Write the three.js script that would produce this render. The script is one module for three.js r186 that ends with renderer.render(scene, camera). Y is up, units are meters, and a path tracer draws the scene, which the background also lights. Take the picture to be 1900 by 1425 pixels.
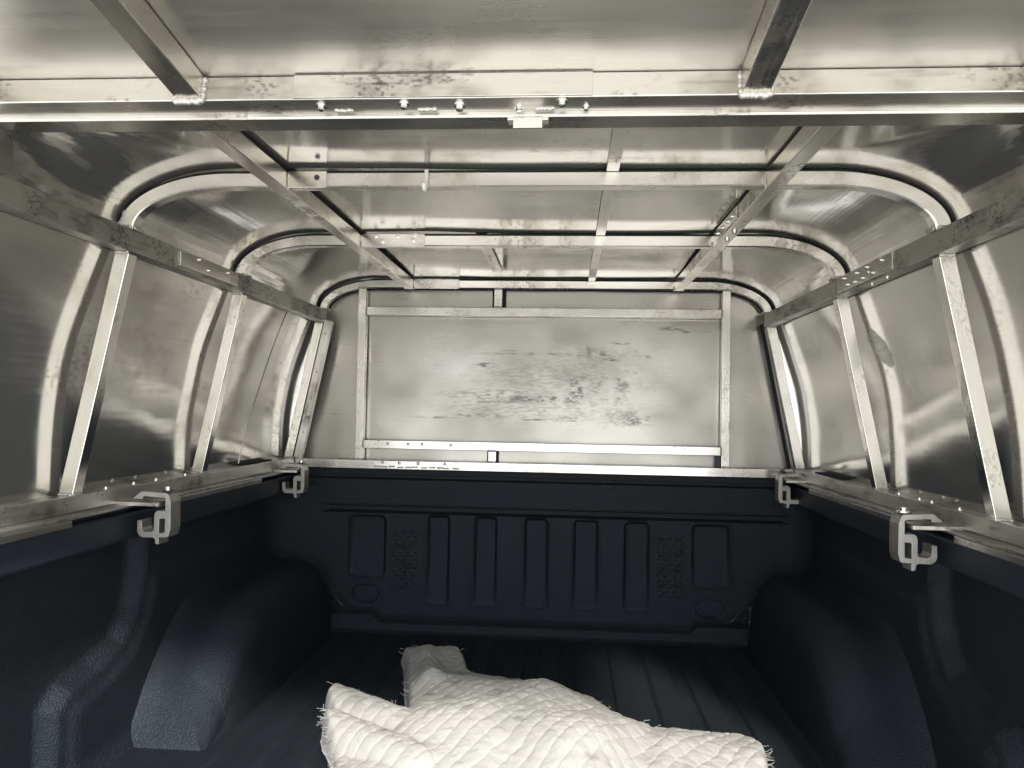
import * as THREE from 'three';
import { RoundedBoxGeometry } from 'three/addons/geometries/RoundedBoxGeometry.js';
import { mergeGeometries, toCreasedNormals } from 'three/addons/utils/BufferGeometryUtils.js';

// ---------------------------------------------------------------- camera, sky, sun, exposure
const scene = new THREE.Scene();
const camera = new THREE.PerspectiveCamera(52.97, 4 / 3, 0.02, 300);
camera.rotation.order = 'YXZ';
camera.position.set(0.0814, 0.1683, 2.2904);
camera.rotation.set(0.0331, 0.0719, 0.018);
const renderer = new THREE.WebGLRenderer({ antialias: true });
renderer.toneMapping = THREE.LinearToneMapping;
renderer.toneMappingExposure = 1.8;
renderer.shadowMap.enabled = true;

// small seeded generators and periodic noise
function rng(seed) { let s = seed >>> 0; return () => { s = (s + 0x6D2B79F5) | 0; let t = Math.imul(s ^ (s >>> 15), 1 | s); t = (t + Math.imul(t ^ (t >>> 7), 61 | t)) ^ t; return ((t ^ (t >>> 14)) >>> 0) / 4294967296; }; }
function hash(x, y, s) { let h = Math.imul(x, 374761393) + Math.imul(y, 668265263) + Math.imul(s, 974634877); h = Math.imul(h ^ (h >>> 13), 1274126177); return ((h ^ (h >>> 16)) >>> 0) / 4294967296; }
function vnoise(x, y, s, px = 0, py = 0) {
  const xi = Math.floor(x), yi = Math.floor(y), fx = x - xi, fy = y - yi;
  const w = (a, p) => p ? ((a % p) + p) % p : a;
  const u = fx * fx * (3 - 2 * fx), v = fy * fy * (3 - 2 * fy);
  const a = hash(w(xi, px), w(yi, py), s), b = hash(w(xi + 1, px), w(yi, py), s), c = hash(w(xi, px), w(yi + 1, py), s), d = hash(w(xi + 1, px), w(yi + 1, py), s);
  return a + (b - a) * u + (c - a) * v + (a - b - c + d) * u * v;
}
function fbm(x, y, s, px = 0, py = 0, oct = 4) { let t = 0, a = 0.5, n = 0; for (let i = 0; i < oct; i++) { t += a * vnoise(x, y, s + i * 17, px, py); n += a; a *= 0.5; x *= 2; y *= 2; px *= 2; py *= 2; } return t / n; }
const clamp = (v, a = 0, b = 1) => Math.min(b, Math.max(a, v));
const sstep = (a, b, v) => { const t = clamp((v - a) / (b - a)); return t * t * (3 - 2 * t); };
const lerp = (a, b, t) => a + (b - a) * t;

{ // overcast sky: soft cloud cover, a little brighter round the veiled sun
  const W = 512, H = 256, d = new Float32Array(W * H * 4);
  const sd = new THREE.Vector3(0.24, 0.61, 0.755).normalize();
  for (let j = 0; j < H; j++) for (let i = 0; i < W; i++) {
    const lat = ((j + 0.5) / H - 0.5) * Math.PI, lon = ((i + 0.5) / W - 0.5) * 2 * Math.PI;
    const x = Math.cos(lat) * Math.cos(lon), z = Math.cos(lat) * Math.sin(lon), y = Math.sin(lat);
    const e = Math.max(0, y);
    const cl = fbm((x + 2) * 3, (z + 2) * 3 + e * 2, 5, 0, 0, 5);
    const c = x * sd.x + y * sd.y + z * sd.z;
    const L = (1.02 + 0.34 * e) * (0.78 + 0.44 * cl) + 0.9 * Math.pow(Math.max(0, c), 6);
    const k = (j * W + i) * 4;
    d[k] = L * 0.93; d[k + 1] = L * 0.96; d[k + 2] = L * 1.02; d[k + 3] = 1;
  }
  const t = new THREE.DataTexture(d, W, H, THREE.RGBAFormat, THREE.FloatType);
  t.mapping = THREE.EquirectangularReflectionMapping; t.magFilter = t.minFilter = THREE.LinearFilter; t.needsUpdate = true;
  scene.background = t; scene.environment = t;
}
const sun = new THREE.DirectionalLight(new THREE.Color(1.0, 0.955, 0.885), 3.5);
sun.position.set(0.24 * 6, 0.61 * 6, 0.755 * 6 + 0.6); sun.target.position.set(0, 0, 0.6);
sun.castShadow = true; sun.shadow.radius = 10; sun.shadow.mapSize.set(2048, 2048);
Object.assign(sun.shadow.camera, { left: -2.5, right: 2.5, top: 2.5, bottom: -2.5, near: 0.5, far: 14 });
scene.add(sun, sun.target);

// ---------------------------------------------------------------- textures and materials
function dataTex(W, H, fn, srgb) {
  const d = new Uint8Array(W * H * 4);
  for (let j = 0; j < H; j++) for (let i = 0; i < W; i++) { const v = fn(i / W, j / H, i, j), k = (j * W + i) * 4; d[k] = clamp(v[0]) * 255; d[k + 1] = clamp(v[1]) * 255; d[k + 2] = clamp(v[2]) * 255; d[k + 3] = 255; }
  const t = new THREE.DataTexture(d, W, H, THREE.RGBAFormat, THREE.UnsignedByteType);
  t.wrapS = t.wrapT = THREE.RepeatWrapping; t.magFilter = THREE.LinearFilter; t.minFilter = THREE.LinearMipmapLinearFilter; t.generateMipmaps = true;
  if (srgb) t.colorSpace = THREE.SRGBColorSpace; t.needsUpdate = true; return t;
}
// mill finish: streaks along u, handling marks, dull patches. one tile = 0.6 m x 0.6 m
function millTextures(seed, stain, rough0, roughV, dull) {
  const N = 512;
  const dirt = (u, v) => {
    const p = fbm(u * 5, v * 7, seed, 5, 7, 4), q = fbm(u * 24, v * 40, seed + 3, 24, 40, 3), st = fbm(u * 9, v * 90, seed + 9, 9, 90, 3);
    const p2 = fbm(u * 7 + 3, v * 9 + 5, seed + 13, 7, 9, 2), fl = fbm(u * 110, v * 170, seed + 19, 110, 170, 2);
    return clamp((p - 0.5) * 3.5) * (0.4 + 0.6 * sstep(0.36, 0.7, q)) + 0.8 * sstep(0.6, 0.74, p2) * sstep(0.5, 0.78, fl) + 0.5 * clamp((st - 0.6) * 4) * sstep(0.4, 0.6, p);
  };
  const map = dataTex(N, N, (u, v) => {
    const g = 0.5 + 0.5 * fbm(u * 6, v * 200, seed + 21, 6, 200, 2), d = dirt(u, v);
    let b = 0.93 + 0.05 * (g - 0.75) - stain * d + 0.05 * (fbm(u * 3, v * 3, seed + 5, 3, 3, 3) - 0.5);
    const sp = vnoise(u * 210, v * 210, seed + 33, 210, 210); if (sp > 0.985) b -= 0.18 * stain * 3;
    return [b, b * (0.995 - 0.012 * d), b * (0.985 - 0.03 * d)];
  }, true);
  const rm = dataTex(N, N, (u, v) => {
    const r = rough0 + roughV * (fbm(u * 4, v * 5, seed + 41, 4, 5, 4) - 0.5) * 2 + 0.05 * (fbm(u * 8, v * 160, seed + 47, 8, 160, 2) - 0.5) + dull * dirt(u, v);
    return [1, r, 1];
  });
  const bm = dataTex(N, N, (u, v) => { const b = 0.5 * fbm(u * 6, v * 220, seed + 61, 6, 220, 2) + 0.5 * fbm(u * 60, v * 60, seed + 67, 60, 60, 2); return [b, b, b]; });
  return { map, roughnessMap: rm, bumpMap: bm };
}
function rep(tx, r) { const o = {}; for (const k in tx) { o[k] = tx[k]; o[k].repeat.set(r, r); } return o; }
const millA = rep(millTextures(11, 0.12, 0.23, 0.06, 0.12), 1 / 0.6), millB = rep(millTextures(77, 0.26, 0.31, 0.08, 0.16), 1 / 0.6), millS = rep(millTextures(131, 0.1, 0.125, 0.04, 0.08), 1 / 0.9);
const ALU = [0.86, 0.843, 0.805];
const alu = (tx, bs, k = 1, m = 1) => new THREE.MeshStandardMaterial({ color: new THREE.Color().setRGB(ALU[0] * k, ALU[1] * k, ALU[2] * k), metalness: m, roughness: 1, bumpScale: bs, ...tx });
const M = {};
M.tube = alu(millA, 0.00012, 1.11); M.tubeWorn = alu(millB, 0.00016, 0.94); M.sheet = alu(millS, 0.00003, 0.66, 0.84); M.hatchSheet = alu(rep(millTextures(151, 0.07, 0.3, 0.08, 0.08), 1 / 0.9), 0.00003, 0.9, 0.92);
M.rail = alu(rep(millTextures(301, 0.3, 0.42, 0.1, 0.12), 1 / 0.5), 0.00016, 0.78);
M.weld = new THREE.MeshStandardMaterial({ color: new THREE.Color().setRGB(0.62, 0.6, 0.57), metalness: 1, roughness: 0.5 });
M.cast = alu(rep(millTextures(211, 0.12, 0.5, 0.08, 0.1), 1 / 0.3), 0.0002, 0.66);
M.zinc = new THREE.MeshStandardMaterial({ color: new THREE.Color().setRGB(0.78, 0.77, 0.74), metalness: 1, roughness: 0.26 });
M.darkSteel = new THREE.MeshStandardMaterial({ color: new THREE.Color().setRGB(0.06, 0.065, 0.075), metalness: 0.6, roughness: 0.5 });
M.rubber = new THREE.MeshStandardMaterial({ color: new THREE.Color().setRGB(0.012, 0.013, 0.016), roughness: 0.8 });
M.hook = new THREE.MeshStandardMaterial({ color: new THREE.Color().setRGB(0.78, 0.77, 0.73), roughness: 0.35 });
M.putty = new THREE.MeshStandardMaterial({ color: new THREE.Color().setRGB(0.6, 0.59, 0.56), roughness: 0.6 });
M.cap = new THREE.MeshStandardMaterial({ color: new THREE.Color().setRGB(0.01, 0.014, 0.021), roughness: 0.55 });
{ // sprayed bed liner: pebbled black coat, one tile = 0.3 m
  const N = 768;
  const bm = dataTex(N, N, (u, v) => { const a = fbm(u * 170, v * 170, 301, 170, 170, 2), b = vnoise(u * 260, v * 260, 307, 260, 260); const h = 0.65 * sstep(0.3, 0.75, a) + 0.35 * b; return [h, h, h]; });
  const cm = dataTex(N, N, (u, v) => { const a = fbm(u * 12, v * 12, 311, 12, 12, 4), b = vnoise(u * 240, v * 240, 313, 240, 240); const du = vnoise(u * 300, v * 300, 317, 300, 300); const s = 0.52 + 0.22 * (a - 0.5) + 0.2 * (b - 0.5) + (du > 0.988 ? 0.42 : 0); return [s, s, s]; }, true);
  bm.repeat.set(1 / 0.3, 1 / 0.3); cm.repeat.set(1 / 0.3, 1 / 0.3);
  M.liner = new THREE.MeshPhysicalMaterial({ color: new THREE.Color().setRGB(0.016, 0.0235, 0.034), ior: 1.58, specularColor: new THREE.Color().setRGB(0.76, 0.88, 1.0), roughness: 0.64, bumpMap: bm, bumpScale: 0.0011, map: cm });
}

{ // sheet with a rubbed oval where something has leaned on it, laid out over the whole panel
  const mark = (u, v) => { const z = lerp(-0.02, 1.395, u), y = lerp(0.459, -0.016, v); const a = (z - MZ) / 0.05, b = (y - MY + (z - MZ) * MS) / 0.032; const r = Math.hypot(a, b) + 0.35 * (fbm(z * 60, y * 60, 701, 0, 0, 3) - 0.5); return sstep(1.05, 0.9, r) * (0.75 + 0.5 * (fbm(z * 30, y * 260, 703, 0, 0, 2) - 0.5)); };
  const MZ = 0.672, MY = 0.308, MS = 0.6;
  const map = dataTex(1024, 384, (u, v) => { const p = fbm(u * 9, v * 4, 711, 0, 0, 4), q = fbm(u * 40, v * 18, 713, 0, 0, 3), g = fbm(u * 10, v * 130, 717, 0, 0, 2); const b = 0.93 + 0.03 * (g - 0.5) - 0.1 * clamp((p - 0.5) * 3) * sstep(0.4, 0.65, q) - 0.24 * mark(u, v); return [b, b * 0.995, b * 0.985]; }, true);
  const rm = dataTex(1024, 384, (u, v) => { const r = 0.135 + 0.07 * (fbm(u * 7, v * 4, 721, 0, 0, 3) - 0.5) + 0.03 * (fbm(u * 10, v * 120, 723, 0, 0, 2) - 0.5) + 0.3 * mark(u, v); return [1, r, 1]; });
  M.sheetRubbed = alu({ map, roughnessMap: rm }, 0, 0.7, 0.84);
}

// ---------------------------------------------------------------- helpers
const used = {};
function numbered(n) { used[n] = (used[n] || 0) + 1; return used[n] === 1 ? n : n + '_' + String(used[n] - 1).padStart(3, '0'); }
function mesh(name, g, m, parent) { const o = new THREE.Mesh(g, m); o.name = parent ? name : numbered(name); o.castShadow = o.receiveShadow = true; (parent || scene).add(o); return o; }
function thing(name, label, category, group) { const o = new THREE.Group(); o.name = numbered(name); o.userData = { label, category }; if (group) o.userData.group = group; scene.add(o); return o; }
let uvSeed = rng(4242);
function boxUV(g) { // uv in metres by the facing of each face, with an offset so that no two pieces show the same marks
  if (g.index) g = g.toNonIndexed();
  const p = g.attributes.position, n = new Float32Array(p.count * 2), a = new THREE.Vector3(), b = new THREE.Vector3(), c = new THREE.Vector3(), ou = uvSeed() * 3, ov = uvSeed() * 3;
  g.computeBoundingBox(); const s = g.boundingBox.getSize(new THREE.Vector3());
  for (let i = 0; i < p.count; i += 3) {
    a.fromBufferAttribute(p, i); b.fromBufferAttribute(p, i + 1); c.fromBufferAttribute(p, i + 2);
    const nn = b.clone().sub(a).cross(c.clone().sub(a)); const ax = [Math.abs(nn.x), Math.abs(nn.y), Math.abs(nn.z)];
    const k = ax[0] >= ax[1] && ax[0] >= ax[2] ? 0 : ax[1] >= ax[2] ? 1 : 2;
    let U = k === 0 ? 'z' : 'x', V = k === 1 ? 'z' : 'y';
    if (s[V] > s[U]) { const t = U; U = V; V = t; }
    [a, b, c].forEach((q, m) => { n[(i + m) * 2] = q[U] + ou; n[(i + m) * 2 + 1] = q[V] + ov + k * 0.17; });
  }
  g.setAttribute('uv', new THREE.BufferAttribute(n, 2)); return g;
}
// straight bar from p to q, w along 'side', h along the other way, edges rounded
function bar(p, q, w, h, side = [1, 0, 0], r = 0.0018) {
  const P = new THREE.Vector3(...p), Q = new THREE.Vector3(...q), d = Q.clone().sub(P), L = d.length(); d.normalize();
  let g = new RoundedBoxGeometry(w, h, L, 2, Math.min(r, w * 0.3, h * 0.3)); g = boxUV(g);
  const X = new THREE.Vector3(...side); X.addScaledVector(d, -X.dot(d)).normalize(); const Y = d.clone().cross(X);
  g.applyMatrix4(new THREE.Matrix4().makeBasis(X, Y, d).setPosition(P.add(Q).multiplyScalar(0.5))); return g;
}
function box(x0, x1, y0, y1, z0, z1, r = 0.0018) {
  let g = new RoundedBoxGeometry(x1 - x0, y1 - y0, z1 - z0, 2, Math.min(r, (x1 - x0) * 0.3, (y1 - y0) * 0.3, (z1 - z0) * 0.3)); g = boxUV(g);
  g.translate((x0 + x1) / 2, (y0 + y1) / 2, (z0 + z1) / 2); return g;
}
// closed slab from a surface fn(i/nu, j/nv) -> Vector3 and a thickness along the given direction fn
function slab(nu, nv, fn, off, uvScale) {
  const pos = [], uv = [], idx = [], W = nu + 1, n = W * (nv + 1);
  for (let s = 0; s < 2; s++) for (let j = 0; j <= nv; j++) for (let i = 0; i <= nu; i++) {
    const u = i / nu, v = j / nv, p = fn(u, v); if (s) p.add(off(u, v, p)); pos.push(p.x, p.y, p.z); const t = uvScale(u, v, p); uv.push(t[0], t[1]);
  }
  for (let j = 0; j < nv; j++) for (let i = 0; i < nu; i++) { const a = j * W + i, b = a + 1, c = a + W, d = c + 1; idx.push(a, b, d, a, d, c, n + a, n + d, n + b, n + a, n + c, n + d); }
  const rim = (a, b) => idx.push(a, n + a, n + b, a, n + b, b);
  for (let i = 0; i < nu; i++) { rim(i, i + 1); rim(nv * W + i + 1, nv * W + i); }
  for (let j = 0; j < nv; j++) { rim((j + 1) * W, j * W); rim(j * W + nu, (j + 1) * W + nu); }
  const g = new THREE.BufferGeometry(); g.setAttribute('position', new THREE.Float32BufferAttribute(pos, 3)); g.setAttribute('uv', new THREE.Float32BufferAttribute(uv, 2)); g.setIndex(idx);
  return toCreasedNormals(g, 0.7);
}
const hexHead = (() => { // bolt head on a washer, axis y, base at 0
  const w = new THREE.CylinderGeometry(0.0062, 0.0064, 0.0012, 20); w.translate(0, 0.0006, 0);
  const h = new THREE.CylinderGeometry(0.0043, 0.0045, 0.0042, 6); h.translate(0, 0.0033, 0);
  const t = new THREE.CylinderGeometry(0.003, 0.0043, 0.0007, 6); t.translate(0, 0.00575, 0);
  return mergeGeometries([w, h, t].map(g => g.toNonIndexed()));
})();
const rivetHead = (() => new THREE.LatheGeometry([[0, 0.0026], [0.0018, 0.0024], [0.0034, 0.0014], [0.0042, 0]].map(a => new THREE.Vector2(...a)), 16))();
const holeGeo = (() => { const g = new THREE.CylinderGeometry(0.0045, 0.0045, 0.0008, 18); g.translate(0, 0.0004, 0); return g; })();
function fix(name, geo, mat, parent, p, n, s = 1, spin = 0) { const o = mesh(name, geo, mat, parent); o.position.set(...p); o.quaternion.setFromUnitVectors(new THREE.Vector3(0, 1, 0), new THREE.Vector3(...n).normalize()); o.rotateY(spin); o.scale.setScalar(s); return o; }
const weldGeos = [0, 1, 2].map(k => { // a short row of overlapping lumps along x
  const R = rng(900 + k), gs = [];
  for (let i = 0; i < 7; i++) { const g = new THREE.SphereGeometry(0.003 + 0.0012 * R(), 8, 6); g.scale(1, 0.7 + 0.3 * R(), 0.9); g.translate((i - 3) * 0.0034, (R() - 0.5) * 0.001, (R() - 0.5) * 0.0012); gs.push(g); }
  return mergeGeometries(gs);
});
let wk = 0;
function weld(parent, p, dir = [1, 0, 0], s = 1) { const o = mesh('weld_bead', weldGeos[wk++ % 3], M.weld, parent); o.position.set(...p); o.quaternion.setFromUnitVectors(new THREE.Vector3(1, 0, 0), new THREE.Vector3(...dir).normalize()); o.scale.set(s, s, s); return o; }

// ---------------------------------------------------------------- ground outside
{
  const tx = dataTex(512, 512, (u, v) => { const a = fbm(u * 6, v * 6, 401, 6, 6, 5), b = vnoise(u * 200, v * 200, 409, 200, 200); const s = 0.83 + 0.2 * (a - 0.5) + 0.12 * (b - 0.5); return [s, s, s * 0.985]; }, true);
  tx.repeat.set(40, 40);
  const g = new THREE.CircleGeometry(80, 64); g.rotateX(-Math.PI / 2);
  const o = mesh('ground', g, new THREE.MeshStandardMaterial({ color: new THREE.Color().setRGB(0.85, 0.85, 0.83), roughness: 0.9, map: tx }));
  o.position.y = -1.32; o.userData.kind = 'structure';
}

// ---------------------------------------------------------------- truck bed
const bed = thing('truck_bed', 'black spray-lined pickup truck bed with ribbed bulkhead and wheel housings', 'truck bed');
const uvXY = (u, v, p) => [p.x, p.y], uvZY = (u, v, p) => [p.z, p.y];
{ // bulkhead with pressed panels
  const rr = (x, y, x0, x1, y0, y1, r) => { const cx = (x0 + x1) / 2, cy = (y0 + y1) / 2, qx = Math.abs(x - cx) - (x1 - x0) / 2 + r, qy = Math.abs(y - cy) - (y1 - y0) / 2 + r; return Math.hypot(Math.max(qx, 0), Math.max(qy, 0)) + Math.min(Math.max(qx, qy), 0) - r; };
  const ribs = [[-0.56, -0.455, -0.335, -0.157], [-0.327, -0.262, -0.41, -0.152], [-0.186, -0.12, -0.41, -0.153], [-0.038, 0.031, -0.41, -0.153], [0.107, 0.178, -0.41, -0.154], [0.256, 0.325, -0.41, -0.156], [0.45, 0.555, -0.335, -0.158]];
  const zOf = (x, y) => {
    let z = 0;
    z -= 0.012 * sstep(-0.05, -0.042, y);
    z -= 0.016 * (sstep(-0.149, -0.142, y) * (1 - sstep(-0.131, -0.125, y)));
    z += 0.004 * sstep(-0.131, -0.122, y);
    for (const [x0, x1, y0, y1] of ribs) { const d = rr(x, y, x0, x1, y0, y1, 0.014); const dep = lerp(0.003, 0.01, sstep(y0, y0 + 0.14, y)); z -= dep * (1 - sstep(-0.007, 0.001, d)) ; z += 0.0025 * (1 - sstep(0, 0.004, Math.abs(d - 0.003))); }
    for (const [cx, cy] of [[-0.512, -0.39], [0.502, -0.4]]) { const d = rr(x, y, cx - 0.04, cx + 0.04, cy - 0.025, cy + 0.025, 0.025); z -= 0.0035 * (1 - sstep(0.0005, 0.003, Math.abs(d))); }
    for (const cx of [-0.398, 0.388]) if (Math.abs(x - cx) < 0.037 && y > -0.37 && y < -0.2) { // grip pattern
      const k = Math.floor((y + 0.37) / 0.0115), o = k % 2 ? 0 : 0.5, a = (x - cx) / 0.0245 + o + 10, fa = a - Math.floor(a), fb = (y + 0.37) / 0.0115 - k;
      z += 0.0032 * sstep(0.1, 0.22, fa) * (1 - sstep(0.62, 0.74, fa)) * sstep(0.08, 0.3, fb) * (1 - sstep(0.72, 0.95, fb));
    }
    const low = -0.445 - 0.022 * (1 - sstep(0.45, 0.48, Math.abs(x + 0.01)));
    z += 0.014 * (1 - sstep(low - 0.006, low + 0.004, y)) - 0.003 * (1 - sstep(0, 0.006, Math.abs(y - low - 0.006)));
    z += 0.03 * (1 - sstep(-0.512, -0.487, y));
    const side = Math.max(0, Math.abs(x) - 0.72); z += side * side * 9;
    return z;
  };
  const g = slab(620, 200, (u, v) => { const x = lerp(-0.8, 0.8, u), y = lerp(-0.52, -0.036, v); return new THREE.Vector3(x, y, zOf(x, y)); }, () => new THREE.Vector3(0, 0, -0.06), uvXY);
  const b = mesh('bulkhead', g, M.liner, bed);
  for (const [x, y] of [[-0.155, -0.092], [0.155, -0.093], [-0.5, -0.08], [0.56, -0.09]]) fix('drain_hole', holeGeo, M.rubber, b, [x, y, 0.0042], [0, 0, 1], 0.75);
  mesh('bulkhead_seal', box(-0.76, 0.76, -0.036, -0.0165, -0.05, -0.004, 0.004), M.rubber, bed);
}
{ // floor with lengthwise ribs
  const prof = x => { const a = Math.abs(x); if (a > 0.58) return -0.5; const p = 0.092, f = ((x + 5 * p) / p) - Math.floor((x + 5 * p) / p); return -0.5 + 0.009 * (sstep(0.16, 0.24, f) - sstep(0.76, 0.84, f)); };
  const g = slab(400, 40, (u, v) => { const x = lerp(-0.82, 0.82, u), z = lerp(-0.03, 1.52, v); const e = sstep(0.05, 0.11, z); return new THREE.Vector3(x, lerp(-0.5, prof(x), e), z); }, () => new THREE.Vector3(0, -0.04, 0), (u, v, p) => [p.x, p.z]);
  mesh('bed_floor', g, M.liner, bed);
}
const ARC = [[0.765, 0.1], [0.765, -0.17], [0.785, -0.245], [0.83, -0.295], [0.91, -0.322], [0.985, -0.333], [1.02, -0.36], [1.025, -0.6]];
const arcDist = (z, y) => { // distance from the pressed edge behind the wheel, positive on the bulkhead side
  let d = 1e9; for (let i = 0; i < ARC.length - 1; i++) { const [a, b] = ARC[i], [c, e] = ARC[i + 1], k = clamp(((z - a) * (c - a) + (y - b) * (e - b)) / ((c - a) ** 2 + (e - b) ** 2)); d = Math.min(d, Math.hypot(z - a - k * (c - a), y - b - k * (e - b))); }
  let zc = ARC[0][0]; for (let i = 0; i < ARC.length - 1; i++) if (y <= ARC[i][1] && y >= ARC[i + 1][1]) zc = lerp(ARC[i][0], ARC[i + 1][0], (ARC[i][1] - y) / (ARC[i][1] - ARC[i + 1][1]));
  return z < zc ? d : -d;
};
for (const s of [-1, 1]) {
  const xOf = (z, y) => {
    const ad = arcDist(z, y); let d = 0.03 * sstep(-0.02, 0.016, ad);
    d += 0.01 * (1 - sstep(-0.2, -0.17, y)) * sstep(0.1, 0.2, z) * sstep(0.02, 0.05, ad);
    const lo = Math.max(0, -0.46 - y); d += lo * lo * 12;
    const fr = Math.max(0, (s < 0 ? 0.17 : 0.075) - z); d += fr * fr * (s < 0 ? 4.2 : 8);
    return 0.805 - d;
  };
  const g = slab(260, 90, (u, v) => { const z = lerp(-0.03, 1.52, u), y = lerp(-0.51, -0.07, v); return new THREE.Vector3(s * xOf(z, y), y, z); }, () => new THREE.Vector3(s * 0.05, 0, 0), (u, v, p) => [p.z + Math.abs(p.x), p.y]);
  mesh('side_wall', g, M.liner, bed);
  // rail cap with a rounded inner lip
  mesh('rail_cap', box(...(s < 0 ? [-0.86, -0.722] : [0.722, 0.86]), -0.086, -0.034, -0.06, 1.52, 0.007), M.cap, bed);
  // wheel housing: arched hump, sloping down to the floor towards the tailgate
  const top = z => { const r = clamp((0.835 - z) / 0.3), f = clamp((z - 0.03) / 0.09); return -0.51 + 0.24 * Math.sin(r * Math.PI / 2) ** 0.95 * Math.sqrt(1 - (1 - f) ** 2 * 0.9); };
  const w = slab(120, 60, (u, v) => {
    const z = lerp(0.03, 0.835, u), t = top(z), R = Math.min(0.085, (t + 0.511) * 0.75); // across: outer wall -> top -> rounded edge -> inner face -> floor
    const a = v; let x, y;
    if (a < 0.35) { x = lerp(0.8, 0.605 + R, a / 0.35); const o = Math.max(0, x - 0.71) / 0.09; y = t + 0.05 * o * o * sstep(0, 0.1, t + 0.511); }
    else if (a < 0.6) { const q = (a - 0.35) / 0.25 * Math.PI / 2; x = 0.605 + R - R * Math.sin(q); y = t - R + R * Math.cos(q); }
    else { const q = (a - 0.6) / 0.4; x = 0.605 - 0.012 * q * q; y = lerp(t - R, -0.512, q); }
    return new THREE.Vector3(s * x, y, z);
  }, (u, v) => new THREE.Vector3(s * 0.002, -0.002, 0), (u, v, p) => [p.z * 0.7 - top(p.z) * 0.7, v * 0.5]);
  mesh('wheel_housing', w, M.liner, bed);
  // tie-down loop beside the bulkhead
  const td = new THREE.Group(); td.name = 'tie_down'; bed.add(td);
  const X = s < 0 ? -0.6 : 0.585, Y = s < 0 ? -0.385 : -0.392;
  mesh('loop', new THREE.TubeGeometry(new THREE.CatmullRomCurve3([[0.03, -0.012, 0], [0.0, -0.006, 0.022], [-0.03, -0.026, 0.04], [-0.038, -0.034, 0.03], [-0.012, -0.03, 0.012], [0.026, -0.026, 0.0]].map(p => new THREE.Vector3(X + s * p[0], Y + p[1], 0.012 + p[2]))), 40, 0.004, 10), M.darkSteel, td);
  mesh('bracket', box(X + s * 0.028 - 0.006, X + s * 0.028 + 0.006, Y - 0.05, Y + 0.012, 0.0, 0.03, 0.003), M.darkSteel, td);
  fix('bolt', hexHead, M.zinc, td, [X + s * 0.028, Y - 0.034, 0.03], [0, 0, 1], 0.7);
}

// ---------------------------------------------------------------- canopy
const can = thing('truck_canopy', 'bare aluminium truck canopy shell with welded tube hoops, posts and rails', 'canopy');
const YF = 0.459, YT = 0.557;
const cornerA = z => lerp(0.19, 0.034, sstep(1.12, 1.35, z));
function prof(s, off, z) { // s 0..1 across from foot to foot, off = distance inside the skin
  const a = cornerA(z), xo = 0.677, xc = xo - a, b = YT - YF;
  const k = 0.28;
  if (s < k) { const q = s / k * Math.PI / 2; return [-xc - (a - off) * Math.cos(q), YF + (b - off) * Math.sin(q)]; }
  if (s > 1 - k) { const q = (1 - s) / k * Math.PI / 2; return [xc + (a - off) * Math.cos(q), YF + (b - off) * Math.sin(q)]; }
  return [lerp(-xc, xc, (s - k) / (1 - 2 * k)), YT - off];
}
const HZ = [0, 0.595, 1.049];
{ // roof skin with the shallow waves of hand-formed sheet
  const wave = (x, z) => { const n = fbm(x * 2.2 + 9, z * 2.6 + 4, 71, 0, 0, 2), m = fbm(x * 5 + 3, z * 6 + 1, 73, 0, 0, 2); return 0.0005 + 0.011 * Math.max(0, n - 0.42) + 0.003 * Math.max(0, m - 0.5); };
  const g = slab(220, 110, (u, v) => { const z = lerp(-0.02, 1.395, v); const [x, y] = prof(u, 0, z); const [x2, y2] = prof(u, 0.01, z); const d = new THREE.Vector3(x - x2, y - y2, 0).normalize(); const w = wave(x, z) * sstep(0, 0.09, Math.min(u, 1 - u)); return new THREE.Vector3(x + d.x * w, y + d.y * w, z); },
    (u, v, p) => new THREE.Vector3(p.x * 0.003, 0.002, 0), (u, v, p) => [u * 1.7, p.z]);
  mesh('roof_sheet', g, M.sheet, can);
}
// hoops
function sweep(off0, off1, z0, z1, s0, s1, n, tilt = 0) {
  const c = 0.0022, sec = [[off0 + c, z0], [off1 - c, z0], [off1, z0 + c], [off1 - tilt, z1 - c], [off1 - c - tilt, z1], [off0 + c, z1], [off0, z1 - c], [off0, z0 + c]], K = sec.length;
  const zm = (z0 + z1) / 2, pos = [], uv = [], idx = []; let L = 0, last = null;
  for (let i = 0; i <= n; i++) { const s = lerp(s0, s1, i / n); const m = prof(s, off0, zm); if (last) L += Math.hypot(m[0] - last[0], m[1] - last[1]); last = m; sec.forEach(([o, z], k) => { const [x, y] = prof(s, o, zm); pos.push(x, y, z); uv.push(L + z0 * 3, k * 0.011 + z0); }); }
  for (let i = 0; i < n; i++) for (let k = 0; k < K; k++) { const a = i * K + k, b = i * K + (k + 1) % K; idx.push(a, b, a + K, b, b + K, a + K); }
  for (let k = 1; k < K - 1; k++) { idx.push(0, k + 1, k); const e = n * K; idx.push(e, e + k, e + k + 1); }
  const g = new THREE.BufferGeometry(); g.setAttribute('position', new THREE.Float32BufferAttribute(pos, 3)); g.setAttribute('uv', new THREE.Float32BufferAttribute(uv, 2)); g.setIndex(idx);
  return toCreasedNormals(g, 0.5);
}
for (const z of HZ) { mesh('hoop', sweep(0.0042, 0.029, z - 0.0125, z + 0.0125, 0, 1, 160), M.tube, can); mesh('gap_shade_strip', sweep(0.0004, 0.004, z - 0.009, z + 0.009, 0.02, 0.98, 160), M.rubber, can); }  // black strips added to paint the shaded gap between hoop and skin
const header = mesh('rear_header', sweep(0.0122, 0.0435, 1.354, 1.39, 0, 1, 160, 0.0022), M.tubeWorn, can);
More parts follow.
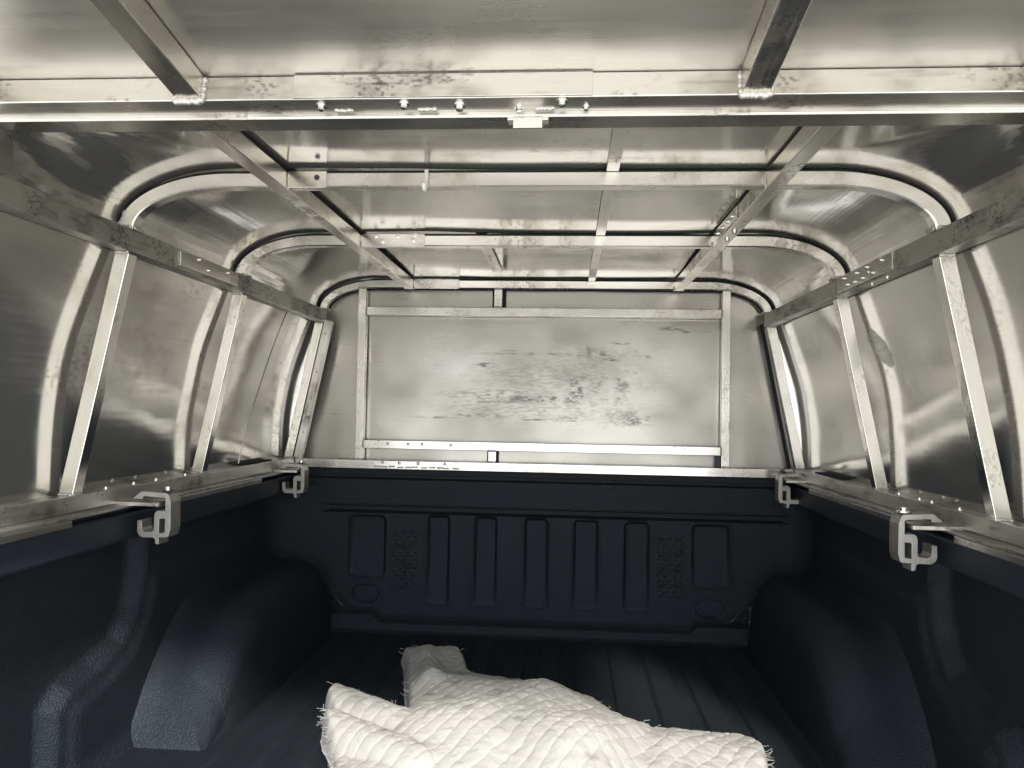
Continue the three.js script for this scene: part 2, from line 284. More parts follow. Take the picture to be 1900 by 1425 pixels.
mesh('reflection_tab', box(0.012, 0.047, 0.5025, 0.5155, 1.3865, 1.3892, 0.0008), M.tube, can);  // added tab, stands in for a bright reflection under the header
mesh('reflection_tab', box(0.005, 0.054, 0.5128, 0.5158, 1.37, 1.3862, 0.0008), M.tube, can);  // upper piece of the added reflection tab
// roof rails and the flat strip against the skin
const railParts = {};
for (const [x, nm] of [[-0.397, 'l'], [0.402, 'r']]) {
  const segs = [[0.0125, HZ[1] - 0.0125], [HZ[1] - 0.0125, HZ[2] + 0.0125], [HZ[2] + 0.0125, 1.354]];
  railParts[nm] = mesh('roof_rail', bar([x, 0.5385, 0.0126], [x, 0.5385, 1.3535], 0.026, 0.029), M.tube, can);
  for (const [z0, z1] of [[0.014, 0.582], [0.608, 1.036], [1.062, 1.353]]) mesh('gap_shade_strip', box(x - 0.012, x + 0.012, 0.5532, 0.5566, z0, z1, 0.0008), M.rubber, can);  // black strips imitate the dark shade line above each roof rail
  for (const z of HZ) for (const e of [-1, 1]) weld(can, [x + e * 0.014, 0.53, z + 0.0126], [0, 1, 0], 0.55);
}
for (const [z0, z1] of [[0.013, 0.582], [0.608, 1.036], [1.062, 1.353]]) mesh('roof_strip', box(0.138, 0.158, 0.5515, 0.5555, z0, z1, 0.001), M.tubeWorn, can);
mesh('roof_strip', box(-0.13, -0.104, 0.5515, 0.5555, 0.16, 0.582, 0.001), M.tubeWorn, can);
// side sheets, belt rails, base rails, posts
const postX = t => lerp(0.6606, 0.75, t);
for (const s of [-1, 1]) {
  const bow = (z, t) => 0.0005 + 0.0135 * Math.sin(Math.PI * clamp(t)) ** 1.2 + (0.008 * (fbm(z * 3 + 7, t * 2 + 3 + s * 5, 81, 0, 0, 2) - 0.5) + 0.0012 * (fbm(z * 8 + 2, t * 5 + s * 3 + 4, 83, 0, 0, 2) - 0.5)) * Math.sin(Math.PI * clamp(t));
  const at = (z, t, o) => new THREE.Vector3(s * (lerp(0.677, 0.771, t) + bow(z, t) - o), lerp(YF, -0.016, t), z);
  const g = slab(160, 80, (u, v) => at(lerp(-0.02, 1.395, u), v, 0), () => new THREE.Vector3(s * 0.002, 0, 0), (u, v, p) => s > 0 ? [u, v] : [p.z + s, p.y]);
  mesh('side_sheet', g, s > 0 ? M.sheetRubbed : M.sheet, can);
  if (s < 0) mesh('lap_strip', slab(6, 60, (u, v) => at(lerp(0.14, 0.24, u) + 0.1 * v, lerp(0.07, 0.94, v), 0.0016), () => new THREE.Vector3(s * 0.0014, 0, 0), (u, v, p) => [p.z, p.y]), M.sheet, can);
  mesh('belt_rail', box(...(s < 0 ? [-0.674, -0.648] : [0.648, 0.674]), 0.4205, 0.4585, 0.0126, 1.395), M.rail, can);
  mesh('base_rail', box(...(s < 0 ? [-0.774, -0.735] : [0.735, 0.774]), -0.0165, 0.012, 0.0126, 1.395), M.rail, can);
  mesh('base_flange', box(...(s < 0 ? [-0.77, -0.71] : [0.71, 0.77]), -0.0225, -0.0168, -0.01, 1.395, 0.001), M.rail, can);
  mesh('rubber_gasket', box(...(s < 0 ? [-0.79, -0.735] : [0.735, 0.79]), -0.0338, -0.0228, -0.03, 1.395, 0.003), M.rubber, can);
  for (const [z0, z1] of s < 0 ? [[0.33, 0.84], [1.1, 1.39]] : [[0.24, 0.82], [0.99, 1.39]]) mesh('packing_strip', box(...(s < 0 ? [-0.734, -0.7075] : [0.7075, 0.734]), -0.0338, -0.0228, z0, z1, 0.001), M.tubeWorn, can);
  HZ.forEach((z, k) => {
    const yb = 0.0122, yt = 0.4203, zc = k ? z : 0.0255;
    const p = mesh('post', bar([s * 0.7475, yb, zc], [s * 0.6637, yt, zc], 0.025, 0.0252), M.tube, can);
    weld(p, [s * 0.7475, 0.0135, zc + 0.0135], [1, 0, 0], 0.95); weld(p, [s * 0.6637, 0.419, zc + 0.0135], [1, 0, 0], 0.95);
    weld(p, [s * 0.734, 0.0135, zc], [0, 0, 1], 0.8);
    if (!k && s < 0) { const q = mesh('post', bar([s * 0.7205, yb, 0.0235], [s * 0.6367, yt + 0.006, 0.0235], 0.024, 0.021), M.tubeWorn, can); if (s < 0) [[0.06, 0.385], [0.25, 0.27], [0.5, 0.19], [0.78, 0.09]].forEach(([a, y]) => fix('bolt', rivetHead, M.zinc, q, [s * lerp(0.7205, 0.6367, (y - yb) / (yt - yb)), y, 0.034], [0, 0, 1], 0.7)); }
    weld(can, [s * 0.662, YF + 0.003, z + 0.0135], [1, 0, 0], 1.05);
    weld(can, [s * 0.6445, YF + 0.001, z], [0, 0, 1], 0.9);
    if (k && s < 0) { const l = mesh('sealant_lump', weldGeos[k], M.putty, can); l.position.set(-0.668, YF + 0.012, z + 0.009); l.rotation.set(0.3, 0.5, 1.1); l.scale.setScalar(1.5 - 0.3 * (2 - k)); }
  });
  // bolts along the base rail
  for (const z of s < 0 ? [0.66, 0.78, 0.86, 0.95] : [0.69, 0.78, 0.83, 0.93]) fix('bolt', hexHead, M.zinc, can, [s * 0.7465, 0.012, z], [0, 1, 0], 0.8, z * 9);
  mesh('foam_strip', box(...(s < 0 ? [-0.768, -0.748] : [0.748, 0.768]), 0.0125, 0.0155, 0.16, 0.36, 0.001), M.rubber, can);
}
// splice plates on belt rails
{
  const pl = mesh('splice_plate', box(-0.6479, -0.6445, 0.4275, 0.455, 0.652, 0.903, 0.001), M.tube, can);
  for (const [y, z] of [[0.438, 0.79], [0.452, 0.83], [0.449, 0.7]]) fix('bolt', hexHead, M.zinc, pl, [-0.6445, y, z], [1, 0, 0], 0.72, z * 5);
  const pr = mesh('splice_plate', box(0.6445, 0.6479, 0.4255, 0.4575, 0.63, 0.905, 0.001), M.tube, can);
  for (const [y, z] of [[0.451, 0.86], [0.451, 0.79], [0.449, 0.74], [0.45, 0.67], [0.435, 0.82], [0.434, 0.77], [0.433, 0.73], [0.434, 0.69], [0.44, 0.8]]) fix('bolt', hexHead, M.zinc, pr, [0.6445, y, z], [-1, 0, 0], 0.78, z * 7);
  for (const z of [0.86, 0.79]) fix('bolt', hexHead, M.zinc, pr, [0.655, 0.4203, z], [0, -1, 0], 0.7, z);
}
// splice plates on hoops and rails
function plate(x0, x1, y0, y1, z, marks, geo = rivetHead, mat = M.zinc) { const p = mesh('splice_plate', box(x0, x1, y0, y1, z, z + 0.0024, 0.0008), M.tube, can); for (const [x, y, sc] of marks) fix(geo === holeGeo ? 'bolt_hole' : 'bolt', geo, mat, p, [x, y, z + 0.0024], [0, 0, 1], sc || 1); return p; }
plate(-0.383, -0.318, 0.5265, 0.5535, HZ[2] + 0.0127, [[-0.334, 0.543, 1]], holeGeo, M.darkSteel);
plate(-0.382, -0.24, 0.526, 0.5545, HZ[1] + 0.0127, [[-0.335, 0.538], [-0.265, 0.54], [-0.35, 0.549, 0.8], [-0.3, 0.549, 0.9], [-0.262, 0.551, 0.8]], hexHead);
plate(-0.382, -0.246, 0.526, 0.5545, HZ[0] + 0.0127, [[-0.362, 0.549, 0.7], [-0.338, 0.549, 0.7], [-0.262, 0.548, 0.7], [-0.258, 0.529, 0.6]], hexHead);
{ const p = mesh('splice_plate', box(0.3856, 0.3885, 0.5275, 0.5505, 0.66, 0.86, 0.0008), M.tube, can); for (const z of [0.69, 0.74, 0.79, 0.83]) fix('bolt', hexHead, M.zinc, p, [0.3856, 0.538, z], [-1, 0, 0], 0.85, z * 11); for (const z of [0.7, 0.77]) fix('bolt', hexHead, M.zinc, p, [0.402, 0.524, z], [0, -1, 0], 0.9, z); }
// front wall: sheet, frame, panel marks
{
  const half = y => { if (y <= YF) return lerp(0.677, 0.771, (YF - y) / (YF + 0.016)); const q = clamp((y - YF) / (YT - YF)); return 0.487 + 0.19 * Math.sqrt(Math.max(0, 1 - q * q)); };
  const dz = (x, y) => -0.0175 - 0.007 * Math.max(0, fbm(x * 2.2 + 5, y * 3 + 2, 91, 0, 0, 2) - 0.35) - 0.005 * sstep(0.6, 0.68, Math.abs(x)) - 0.0022 * fbm(x * 7 + 5, y * 8 + 2, 93, 0, 0, 2);
  const W = 1536, H = 640, X0 = -0.78, X1 = 0.78, Y0 = -0.02, Y1 = 0.56;
  // rubbed grey marks where tools and straps have scuffed the sheet: [x, y, half length, half height, strength, kind]
  const marks = [[-0.02, 0.335, 0.2, 0.006, 0.34, 0], [-0.165, 0.3, 0.055, 0.011, 0.62, 0], [0.16, 0.335, 0.09, 0.014, 0.4, 0], [0.21, 0.322, 0.035, 0.008, 0.5, 0], [0.235, 0.372, 0.04, 0.006, 0.5, 0], [0.15, 0.345, 0.025, 0.02, 0.34, 1],
    [0.0, 0.2, 0.17, 0.014, 0.62, 1], [-0.19, 0.205, 0.12, 0.01, 0.45, 0], [-0.12, 0.19, 0.16, 0.005, 0.4, 0], [0.11, 0.236, 0.03, 0.045, 0.66, 1], [0.16, 0.24, 0.05, 0.05, 0.3, 1], [0.24, 0.23, 0.026, 0.05, 0.42, 1],
    [-0.18, 0.148, 0.12, 0.007, 0.5, 0], [-0.31, 0.14, 0.09, 0.005, 0.36, 0], [0.03, 0.138, 0.2, 0.005, 0.44, 0], [0.24, 0.15, 0.062, 0.03, 0.36, 1], [0.29, 0.14, 0.05, 0.018, 0.62, 1], [0.39, 0.415, 0.045, 0.008, 0.75, 0], [0.43, 0.409, 0.02, 0.006, 0.6, 0], [0.08, 0.145, 0.1, 0.008, 0.34, 1], [-0.64, 0.145, 0.08, 0.002, 0.4, 0], [-0.1, 0.345, 0.06, 0.002, 0.3, 0], [0.66, 0.12, 0.02, 0.004, 0.4, 0], [0.32, 0.33, 0.012, 0.006, 0.5, 0], [-0.5, 0.3, 0.03, 0.004, 0.2, 0], [0.05, 0.26, 0.36, 0.09, 0.16, 0], [0.0, 0.17, 0.4, 0.05, 0.2, 0], [0.2, 0.3, 0.16, 0.08, 0.16, 1], [-0.15, 0.215, 0.2, 0.018, 0.3, 0]];
  const R = rng(55), scr = []; for (let i = 0; i < 90; i++) { const x = lerp(-0.35, 0.5, R()), y = lerp(0.1, 0.42, R()); scr.push([x, y, (R() - 0.3) * 1.4 * (R() < 0.6 ? 0.12 : 1), 0.008 + 0.035 * R() * R(), 0.06 + 0.2 * R()]); }
  const amt = new Float32Array(W * H);
  for (const [mx, my, a, b, st, kind] of marks) {
    const i0 = Math.floor((mx - a * 1.3 - X0) / (X1 - X0) * W), i1 = Math.ceil((mx + a * 1.3 - X0) / (X1 - X0) * W), j0 = Math.floor((my - b * 2 - Y0) / (Y1 - Y0) * H), j1 = Math.ceil((my + b * 2 - Y0) / (Y1 - Y0) * H);
    for (let j = Math.max(0, j0); j < Math.min(H, j1); j++) for (let i = Math.max(0, i0); i < Math.min(W, i1); i++) {
      const x = lerp(X0, X1, i / W), y = lerp(Y0, Y1, j / H), wob = 0.4 * b * (fbm(x * 40, y * 20, 505, 0, 0, 3) - 0.5) * 2;
      const ra = Math.hypot((x - mx) / a, (y - my + wob) / b), rb = Math.max(Math.abs(x - mx) / a, Math.abs(y - my + wob * 0.5) / b) + 0.9 * (fbm(x * 70, y * 70, 519, 0, 0, 3) - 0.5); const r = kind ? rb : ra; if (r > 1.4) continue;
      const n = kind ? 0.6 * fbm(x * 120, y * 300, 511, 0, 0, 3) + 0.4 * fbm(x * 50, y * 60, 513, 0, 0, 2) : fbm(x * 70, y * 340, 517, 0, 0, 3);
      const v = st * sstep(1.2, 0.1, r) * sstep(0.32, 0.74, n); const k = j * W + i; amt[k] = Math.max(amt[k], v);
    }
  }
  for (const [x, y, sl, L, st] of scr) for (let q = 0; q < 400; q++) { const t = q / 400, i = Math.round((x + L * t - X0) / (X1 - X0) * W), j = Math.round((y + L * t * sl - Y0) / (Y1 - Y0) * H); if (i >= 0 && j >= 0 && i < W && j < H) amt[j * W + i] = Math.max(amt[j * W + i], st * (1 - Math.abs(2 * t - 1))); }
  const map = dataTex(W, H, (u, v, i, j) => { const a = amt[j * W + i]; let b = 0.92 + 0.02 * (fbm(u * 10, v * 120, 521, 0, 0, 2) - 0.5) + 0.05 * (fbm(u * 7, v * 4, 523, 0, 0, 3) - 0.5) - 0.58 * a; return [b, b * 0.995, b * 0.985]; }, true);
  const rm = dataTex(W, H, (u, v, i, j) => { const r = 0.34 + 0.2 * (fbm(u * 9, v * 5, 531, 0, 0, 3) - 0.5) * 2 + 0.02 * (fbm(u * 12, v * 120, 533, 0, 0, 2) - 0.5) + 0.16 * amt[j * W + i]; return [1, r, 1]; });
  const mat = new THREE.MeshStandardMaterial({ color: new THREE.Color().setRGB(0.55, 0.532, 0.49), metalness: 0.9, roughness: 1, map, roughnessMap: rm });
  const g = slab(150, 70, (u, v) => { const y = lerp(-0.016, YT - 0.0005, v), h = half(y), x = lerp(-h, h, u); return new THREE.Vector3(x, y, dz(x, y)); }, () => new THREE.Vector3(0, 0, -0.002), (u, v, p) => [(p.x - X0) / (X1 - X0), (p.y - Y0) / (Y1 - Y0)]);
  mesh('front_sheet', g, mat, can);
  for (const q of [-1, 1]) mesh('gap_shade_strip', bar([q * 0.7275, 0.0115, -0.006], [q * 0.6455, 0.43, -0.006], 0.009, 0.012), M.rubber, can);  // added black bars stand in for the shaded gap at the front corners
  mesh('gap_shade_strip', sweep(0.0293, 0.0325, -0.0118, -0.003, 0.02, 0.98, 120), M.rubber, can);  // black band paints the gap shade inside the front hoop
  mesh('spacer_gap_shade', box(-0.1475, -0.1075, 0.4722, 0.5268, -0.0165, -0.009, 0.001), M.rubber, can);  // black backing added to darken the gap around the upper spacer
  mesh('spacer_gap_shade', box(-0.155, -0.121, 0.0108, 0.0442, -0.0165, -0.0095, 0.001), M.rubber, can);  // same painted gap shade behind the lower spacer
  mesh('front_base_rail', box(-0.733, 0.733, -0.0163, 0.0102, -0.0105, 0.015), M.tube, can);
  const vl = mesh('front_frame_post', box(-0.5525, -0.5275, 0.0106, 0.5275, -0.0115, 0.0128), M.tube, can), vr = mesh('front_frame_post', box(0.5285, 0.5535, 0.0106, 0.5275, -0.0115, 0.0128), M.tube, can);
  mesh('front_frame_rail', box(-0.5272, 0.5282, 0.4455, 0.4715, -0.0115, 0.011), M.tube, can);
  mesh('front_frame_rail', box(-0.5272, 0.5282, 0.0445, 0.0705, -0.0115, 0.011), M.tube, can);
  mesh('frame_spacer', box(-0.141, -0.116, 0.4718, 0.5277, -0.0115, 0.0135), M.tube, can);
  mesh('frame_spacer', box(-0.15, -0.126, 0.0106, 0.0443, -0.0115, 0.012), M.tube, can);
  mesh('frame_spacer', box(0.5145, 0.528, 0.0106, 0.0443, -0.0115, 0.006), M.darkSteel, can);
  for (const [x, y] of [[-0.5275, 0.459], [-0.5275, 0.058], [0.5285, 0.459], [0.5285, 0.058]]) weld(can, [x, y, 0.0118], [0, 1, 0], 0.95);
  for (const [x, y] of [[-0.54, 0.0115], [0.541, 0.0115], [-0.54, 0.527], [0.541, 0.527], [-0.138, 0.0115], [-0.138, 0.0445], [-0.1285, 0.472], [-0.1285, 0.527]]) weld(can, [x, y, 0.0135], [1, 0, 0], 0.95);
  plate(-0.523, -0.245, 0.0455, 0.0695, 0.0112, [[-0.452, 0.06], [-0.39, 0.06], [-0.348, 0.06], [-0.262, 0.059]], rivetHead);
  const bp = plate(-0.492, -0.232, -0.0135, 0.0088, 0.0152, [[-0.465, 0.004], [-0.415, 0.003, 1.1], [-0.358, 0.003, 1.2], [-0.278, 0.003, 1.1]], rivetHead);
  const R2 = rng(31); for (let i = 0; i < 11; i++) weld(bp, [-0.485 + i * 0.0235 + 0.006 * R2(), -0.0105 + 0.003 * R2(), 0.0172], [1, 0.1 * (R2() - 0.5), 0], 0.75);
}

// ---------------------------------------------------------------- lifted rear hatch
{
  const hatch = thing('rear_hatch', 'raised aluminium rear hatch with a welded tube frame and bolted top rail', 'hatch');
  hatch.position.set(0, 0.5265, 1.42); hatch.rotation.x = -0.166; // local z runs towards the free edge, local y up, frame underside at y = 0
  const sh = slab(80, 40, (u, v) => { const x = lerp(-0.665, 0.612, u), z = lerp(-0.03, 0.55, v); return new THREE.Vector3(x, 0.0315 + 0.004 * fbm(x * 3 + 4, z * 4 + 9, 97, 0, 0, 2) * sstep(0, 0.05, z), z); }, () => new THREE.Vector3(0, 0.002, 0), (u, v, p) => [p.x, p.z]);
  mesh('hatch_sheet', sh, M.hatchSheet, hatch);
  const hr = mesh('hatch_top_rail', box(-0.665, 0.612, 0, 0.031, -0.0305, 0), M.tubeWorn, hatch);
  for (const x of [-0.37, 0.287]) mesh('hatch_bar', box(x - 0.0155, x + 0.0155, 0.0005, 0.031, 0.0004, 0.52), M.tube, hatch);
  for (const [x0, x1] of [[-0.665, -0.635], [0.582, 0.612]]) mesh('hatch_side_rail', box(x0, x1, 0.0005, 0.031, 0.0004, 0.55), M.tube, hatch);
  mesh('hatch_bottom_rail', box(-0.6348, 0.5818, 0.0005, 0.031, 0.52, 0.55), M.tube, hatch);
  for (const x of [-0.37, 0.287]) { weld(hatch, [x, -0.001, 0.001], [1, 0, 0], 1.4); for (const e of [-1, 1]) weld(hatch, [x + e * 0.017, 0.014, 0.002], [0, 1, 0], 1.1); }
  weld(hatch, [0.58, 0.014, 0.002], [0, 1, 0], 1.3);
  const pl = mesh('splice_plate', box(-0.245, 0.105, 0.0005, 0.03, 0.0002, 0.003, 0.001), M.tubeWorn, hatch);
  for (const [x, z, s] of [[-0.215, -0.014, 1], [-0.115, -0.012, 1], [-0.05, -0.016, 1.1], [0.02, -0.02, 0.9], [0.07, -0.01, 1.05], [0.098, -0.022, 0.7]]) fix('bolt', hexHead, M.zinc, hr, [x, 0, z], [0, -1, 0], s, x * 20);
  for (const x of [-0.19, -0.09, 0.05]) weld(hr, [x, 0, -0.024], [1, 0, 0], 0.9);
  // hinge leaf between the hatch rail and the canopy header
  mesh('hinge_leaf', box(-0.66, 0.61, 0.0312, 0.0335, -0.032, -0.0308, 0.0004), M.tube, hatch);
}

// ---------------------------------------------------------------- clamps
function clampParts(name, label, boltMat, flange) {
  const t = thing(name, label, 'clamp', 'clamps holding the canopy to the bed rails');
  const P = (a) => a.map(([x, y]) => new THREE.Vector2((x - 555) * 0.0002, (442 - y) * 0.0002)); // profile drawn in fifths of a millimetre, u to the inside
  const ext = (pts, d, z) => { const g = new THREE.ExtrudeGeometry(new THREE.Shape(P(pts)), { depth: d, bevelEnabled: true, bevelSize: 0.0006, bevelThickness: 0.0006, bevelSegments: 2, curveSegments: 4 }); g.translate(0, 0, z); return boxUV(g); };
  mesh('upper_jaw', ext([[205, 492], [215, 482], [272, 437], [290, 434], [512, 448], [530, 462], [552, 525], [556, 770], [540, 832], [528, 843], [440, 848], [440, 814], [498, 810], [508, 795], [508, 500], [498, 486], [300, 474], [287, 480], [284, 500], [212, 500]], 0.036, -0.036), M.cast, t);
  mesh('lower_hook', ext([[500, 612], [430, 610], [408, 620], [396, 650], [396, 780], [385, 800], [310, 808], [285, 795], [277, 770], [275, 702], [238, 704], [238, 800], [252, 832], [285, 852], [390, 852], [410, 868], [414, 908], [442, 912], [440, 690], [450, 678], [500, 676]], 0.034, -0.037), M.cast, t);
  const pl = new RoundedBoxGeometry(0.08, 0.0075, 0.052, 2, 0.0012); const p = mesh('flat_bar', boxUV(pl), M.tubeWorn, t); p.position.set(-0.056, -0.0195, -0.008);
  const sh = (() => { const pts = [new THREE.Vector2(0, -0.0355)]; for (let q = 0; q <= 46; q++) pts.push(new THREE.Vector2(q % 2 ? 0.0041 : 0.0035, -0.0355 + q * 0.001)); pts.push(new THREE.Vector2(0.004, 0.0115), new THREE.Vector2(0.004, 0.0355), new THREE.Vector2(0, 0.0355)); return new THREE.LatheGeometry(pts, 16); })(); const b = mesh('bolt', sh, M.darkSteel, t); b.position.set(-0.0155, -0.033, -0.018);
  const hd = new THREE.CylinderGeometry(0.0062, 0.0064, 0.0062, 6); hd.translate(0, 0.0395, 0); const h = mesh('bolt_head', hd, boltMat, b); h.rotation.y = 0.4;
  const ws = new THREE.CylinderGeometry(flange ? 0.011 : 0.0095, flange ? 0.0115 : 0.0095, flange ? 0.0024 : 0.0014, 24); ws.translate(0, 0.0357, 0); mesh('washer', ws, flange ? M.zinc : M.darkSteel, b);
  return t;
}
function placeClamp(t, s, X, z, y = 0.004) { t.position.set(s * X, y, z); if (s > 0) { t.scale.x = -1; } return t; }
placeClamp(clampParts('canopy_clamp', 'cast C-clamp with bright hex bolt and small dark washer part way along the bed rail', M.zinc, false), -1, 0.64, 0.92);
placeClamp(clampParts('canopy_clamp', 'cast C-clamp with wide bright washer part way along the bed rail', M.zinc, true), 1, 0.64, 0.945);
placeClamp(clampParts('canopy_clamp', 'cast C-clamp with bright bolt head in the corner beside the bulkhead', M.zinc, false), -1, 0.652, 0.165);
placeClamp(clampParts('canopy_clamp', 'cast C-clamp with black bolt head in the corner beside the bulkhead', M.darkSteel, false), 1, 0.668, 0.105);

// ---------------------------------------------------------------- hook on the rearmost hoop
{
  const t = thing('utility_hook', 'small white coated J-hook hanging from the roof hoop', 'hook');
  const x = -0.152, z = HZ[2] + 0.0165;
  mesh('shank', new THREE.TubeGeometry(new THREE.CatmullRomCurve3([[x, 0.5535, z], [x, 0.54, z + 0.001], [x - 0.0005, 0.527, z + 0.002], [x - 0.001, 0.521, z + 0.006], [x - 0.001, 0.521, z + 0.012], [x - 0.001, 0.5255, z + 0.016]].map(p => new THREE.Vector3(...p))), 40, 0.0036, 12), M.hook, t);
  const tip = new THREE.SphereGeometry(0.0043, 14, 10); tip.translate(x - 0.001, 0.5265, z + 0.0164); mesh('tip', tip, M.hook, t);
}

// ---------------------------------------------------------------- quilted blanket
{
  const t = thing('quilted_blanket', 'crumpled white quilted moving blanket with frayed edges on the bed floor', 'blanket');
  const outline = [[-0.337, 0.25], [-0.3, 0.235], [-0.205, 0.22], [-0.178, 0.27], [-0.15, 0.38], [-0.105, 0.44], [-0.062, 0.475], [-0.006, 0.47], [0.04, 0.53], [0.085, 0.565], [0.147, 0.575], [0.2, 0.66], [0.278, 0.69], [0.343, 0.715], [0.446, 0.715], [0.465, 0.76], [0.448, 0.9], [0.46, 1.06], [0.3, 1.2], [0.0, 1.22], [-0.2, 1.16], [-0.3, 1.02], [-0.33, 0.9], [-0.36, 0.845], [-0.392, 0.775], [-0.388, 0.74], [-0.418, 0.675], [-0.405, 0.6], [-0.375, 0.58], [-0.33, 0.63], [-0.272, 0.7], [-0.248, 0.705], [-0.253, 0.63], [-0.278, 0.52], [-0.31, 0.38]];
  const O = new THREE.CatmullRomCurve3(outline.map(([x, z]) => new THREE.Vector3(x, 0, z)), true, 'centripetal').getPoints(400).map(p => [p.x + 0.004 * (fbm(p.x * 40, p.z * 40, 601, 0, 0, 2) - 0.5), p.z + 0.006 * (fbm(p.x * 40, p.z * 40, 603, 0, 0, 2) - 0.5)]);
  const sdx = (x, z) => { let d = 1e9, ins = false; for (let i = 0, j = O.length - 1; i < O.length; j = i++) { const [ax, az] = O[i], [bx, bz] = O[j]; const ex = bx - ax, ez = bz - az, k = clamp(((x - ax) * ex + (z - az) * ez) / (ex * ex + ez * ez + 1e-12)); d = Math.min(d, (x - ax - ex * k) ** 2 + (z - az - ez * k) ** 2); if ((az > z) !== (bz > z) && x < (bx - ax) * (z - az) / (bz - az) + ax) ins = !ins; } return (ins ? 1 : -1) * Math.sqrt(d); };
  const SG = 170, sg = new Float32Array((SG + 1) * (SG + 1)); for (let j = 0; j <= SG; j++) for (let i = 0; i <= SG; i++) sg[j * (SG + 1) + i] = sdx(lerp(-0.5, 0.52, i / SG), lerp(0.18, 1.26, j / SG));
  const sd = (x, z) => { const u = clamp((x + 0.5) / 1.02, 0, 0.9999) * SG, v = clamp((z - 0.18) / 1.08, 0, 0.9999) * SG, i = Math.floor(u), j = Math.floor(v), f = u - i, h = v - j, k = j * (SG + 1) + i; return lerp(lerp(sg[k], sg[k + 1], f), lerp(sg[k + SG + 1], sg[k + SG + 2], f), h); };
  const seg = (x, z, a, b) => { const ex = b[0] - a[0], ez = b[1] - a[1], k = clamp(((x - a[0]) * ex + (z - a[1]) * ez) / (ex * ex + ez * ez)); return [Math.hypot(x - a[0] - ex * k, z - a[1] - ez * k), k]; };
  const ridge = (x, z, a, b, w, h0, h1) => { const [d, k] = seg(x, z, a, b); return lerp(h0, h1, k) * Math.exp(-(d * d) / (w * w)); };
  const roll = (x, z, a, b, r, h) => { const [d] = seg(x, z, a, b); return d < r ? h * Math.sqrt(1 - (d / r) ** 2) : 0; };
  const smax = (a, b, k) => { const h = clamp(0.5 + 0.5 * (a - b) / k); return lerp(b, a, h) + k * h * (1 - h); };
  const hBase = (x, z) => {
    let h = 0.024;
    const bodyIn = sstep(-0.285, -0.2, x + 0.35 * Math.max(0, z - 0.8)) ;
    h += ridge(x, z, [-0.14, 0.56], [0.02, 0.66], 0.1, 0.035, 0.04);
    h += bodyIn * ridge(x, z, [-0.12, 0.78], [0.1, 0.86], 0.14, 0.062, 0.07);
    h += ridge(x, z, [0.05, 0.62], [0.26, 0.8], 0.06, 0.02, 0.012);
    h += ridge(x, z, [-0.27, 0.3], [-0.22, 0.55], 0.035, 0.022, 0.03);
    h -= ridge(x, z, [-0.14, 0.5], [0.0, 0.6], 0.02, 0.006, 0.01);
    h -= ridge(x, z, [0.2, 0.95], [0.27, 0.7], 0.03, 0.02, 0.006);
    h += ridge(x, z, [0.32, 0.78], [0.44, 0.82], 0.08, 0.012, 0.02);
    h += 0.016 * (fbm(x * 7 + 4, z * 7 + 1, 611, 0, 0, 2) - 0.5);
    // rolled layers at the side
    const L = 1 - sstep(-0.25, -0.2, x);
    const rb = roll(x, z, [-0.53, 0.58], [-0.2, 0.8], 0.062, 0.066), rf = roll(x, z, [-0.5, 0.7], [-0.17, 0.92], 0.056, 0.06);
    return smax(h, Math.max(rb, rf), 0.008);
  };
  const cw = 0.038, cl = 0.054;
  const H = (x, z) => {
    const d = sd(x, z); if (d < -0.004) return null;
    const e = 0.012, q = clamp(d / e), edge = Math.sqrt(Math.max(0, 1 - (1 - q) ** 2));
    const wx = x + 0.022 * (fbm(x * 11, z * 11, 621, 0, 0, 3) - 0.5), wz = z + 0.03 * (fbm(x * 11 + 5, z * 11 + 5, 623, 0, 0, 2) - 0.5);
    const a = wx / cw + wz / cl, b = wx / cw - wz / cl; // stitched diamonds
    const sa = Math.abs(Math.sin(a * Math.PI)), sb = Math.abs(Math.sin(b * Math.PI));
    const puff = Math.pow(sa, 0.3) * 0.5 + Math.pow(sb, 0.3) * 0.5;
    const cr = fbm((wx + wz * 0.4) * 45, (wz - wx * 0.3) * 85, 631, 0, 0, 3) - 0.5;
    return Math.max(0, hBase(x, z) * edge + (0.0062 * (puff - 0.85) + 0.0034 * cr) * sstep(0, 0.3, q));
  };
  const NX = 480, NZ = 460, x0 = -0.47, x1 = 0.49, z0 = 0.21, z1 = 1.23, vi = new Int32Array((NX + 1) * (NZ + 1)).fill(-1), pos = [], uv = [], idx = [];
  for (let j = 0; j <= NZ; j++) for (let i = 0; i <= NX; i++) { const x = lerp(x0, x1, i / NX), z = lerp(z0, z1, j / NZ), h = H(x, z); if (h === null) continue; vi[j * (NX + 1) + i] = pos.length / 3; pos.push(x, -0.4905 + h, z); uv.push(x, z); }
  for (let j = 0; j < NZ; j++) for (let i = 0; i < NX; i++) { const a = vi[j * (NX + 1) + i], b = vi[j * (NX + 1) + i + 1], c = vi[(j + 1) * (NX + 1) + i], d = vi[(j + 1) * (NX + 1) + i + 1]; if (a < 0 || b < 0 || c < 0 || d < 0) continue; idx.push(a, c, b, b, c, d); }
  const g = new THREE.BufferGeometry(); g.setAttribute('position', new THREE.Float32BufferAttribute(pos, 3)); g.setAttribute('uv', new THREE.Float32BufferAttribute(uv, 2)); g.setIndex(idx); g.computeVertexNormals();
  const bm = dataTex(512, 512, (u, v) => { const a = 0.5 + 0.5 * Math.sin(u * Math.PI * 2 * 80) * Math.sin(v * Math.PI * 2 * 80), n = fbm(u * 60, v * 60, 641, 60, 60, 3); const h = 0.35 * a + 0.65 * n; return [h, h, h]; }); bm.repeat.set(1 / 0.12, 1 / 0.12);
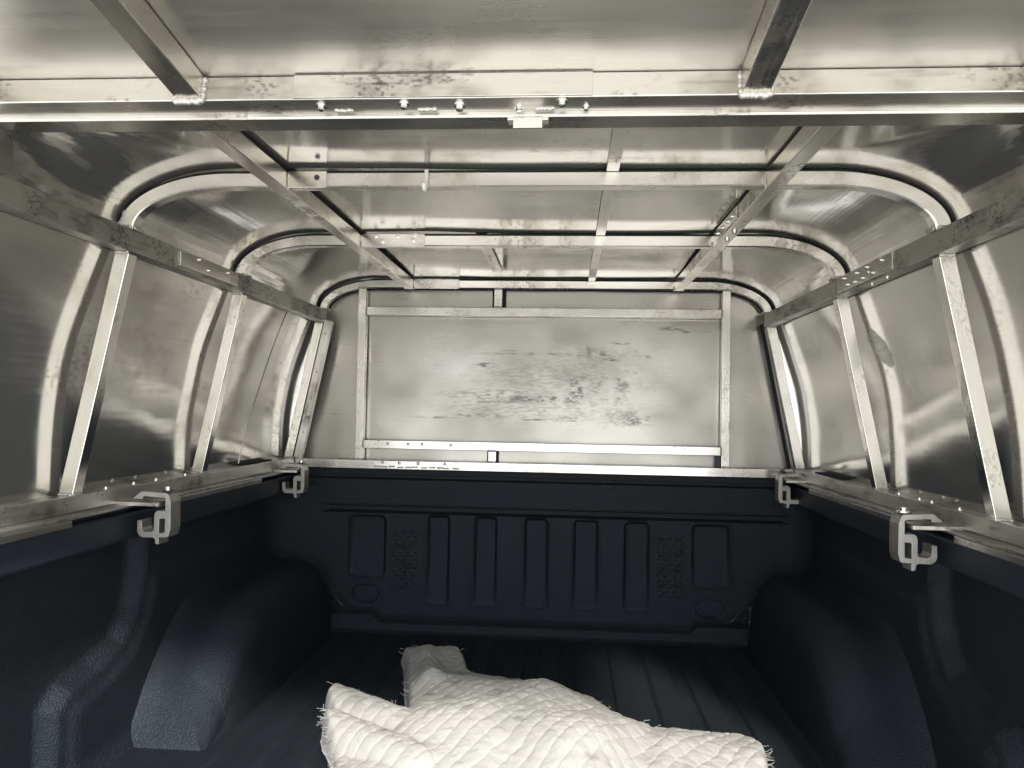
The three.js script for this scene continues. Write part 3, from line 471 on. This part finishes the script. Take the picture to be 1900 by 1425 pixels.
  const cm = dataTex(512, 512, (u, v) => { const n = fbm(u * 5, v * 5, 643, 5, 5, 4), sp = fbm(u * 14, v * 14, 647, 14, 14, 3); const b = 0.93 - 0.1 * clamp((n - 0.58) * 4) - 0.16 * clamp((sp - 0.68) * 6); return [b, b * 0.99, b * 0.965]; }, true); cm.repeat.set(1 / 0.7, 1 / 0.7);
  M.cloth = new THREE.MeshPhysicalMaterial({ color: new THREE.Color().setRGB(0.44, 0.442, 0.438), roughness: 0.95, map: cm, bumpMap: bm, bumpScale: 0.0006, sheen: 0.2, sheenRoughness: 0.7 });
  mesh('quilt', g, M.cloth, t);
  // frayed threads round the rim
  const R = rng(77), gs = [];
  for (let i = 0; i < 520; i++) {
    const k = Math.floor(R() * O.length), [x, z] = O[k]; if (z > 0.98) continue;
    const left = x < -0.3 && z > 0.5; if (fbm(k * 0.11, 3.3, 651, 0, 0, 2) + 0.25 * R() < (left ? 0.52 : 0.66)) continue;
    const [nx, nz] = O[(k + 3) % O.length], tx = nx - x, tz = nz - z, l = Math.hypot(tx, tz) || 1; let ox = tz / l, oz = -tx / l; if (sd(x + ox * 0.01, z + oz * 0.01) > 0) { ox = -ox; oz = -oz; }
    const len = 0.003 + 0.014 * R() * R(), in_ = 0.002 + 0.008 * R() * R(), y = -0.4905 + (H(x - ox * in_, z - oz * in_) || 0);
    const p = [new THREE.Vector3(x - ox * in_, y, z - oz * in_)]; const cx = (R() - 0.5) * 3, cy = R() * 0.9 - 0.1;
    for (let q = 1; q <= 3; q++) p.push(new THREE.Vector3(x + ox * len * q / 3 + tx / l * cx * len * (q / 3) ** 2 * 1.4 + (R() - 0.5) * 0.002, Math.max(-0.489, y + cy * len * q / 3 + (R() - 0.5) * 0.002), z + oz * len * q / 3 + tz / l * cx * len * (q / 3) ** 2 * 1.4));
    gs.push(new THREE.TubeGeometry(new THREE.CatmullRomCurve3(p), 6, 0.0004 + 0.0003 * R(), 4));
  }
  const fr = mesh('frayed_thread', mergeGeometries(gs), M.cloth, t); fr.userData.kind = 'stuff';
}
renderer.render(scene, camera);
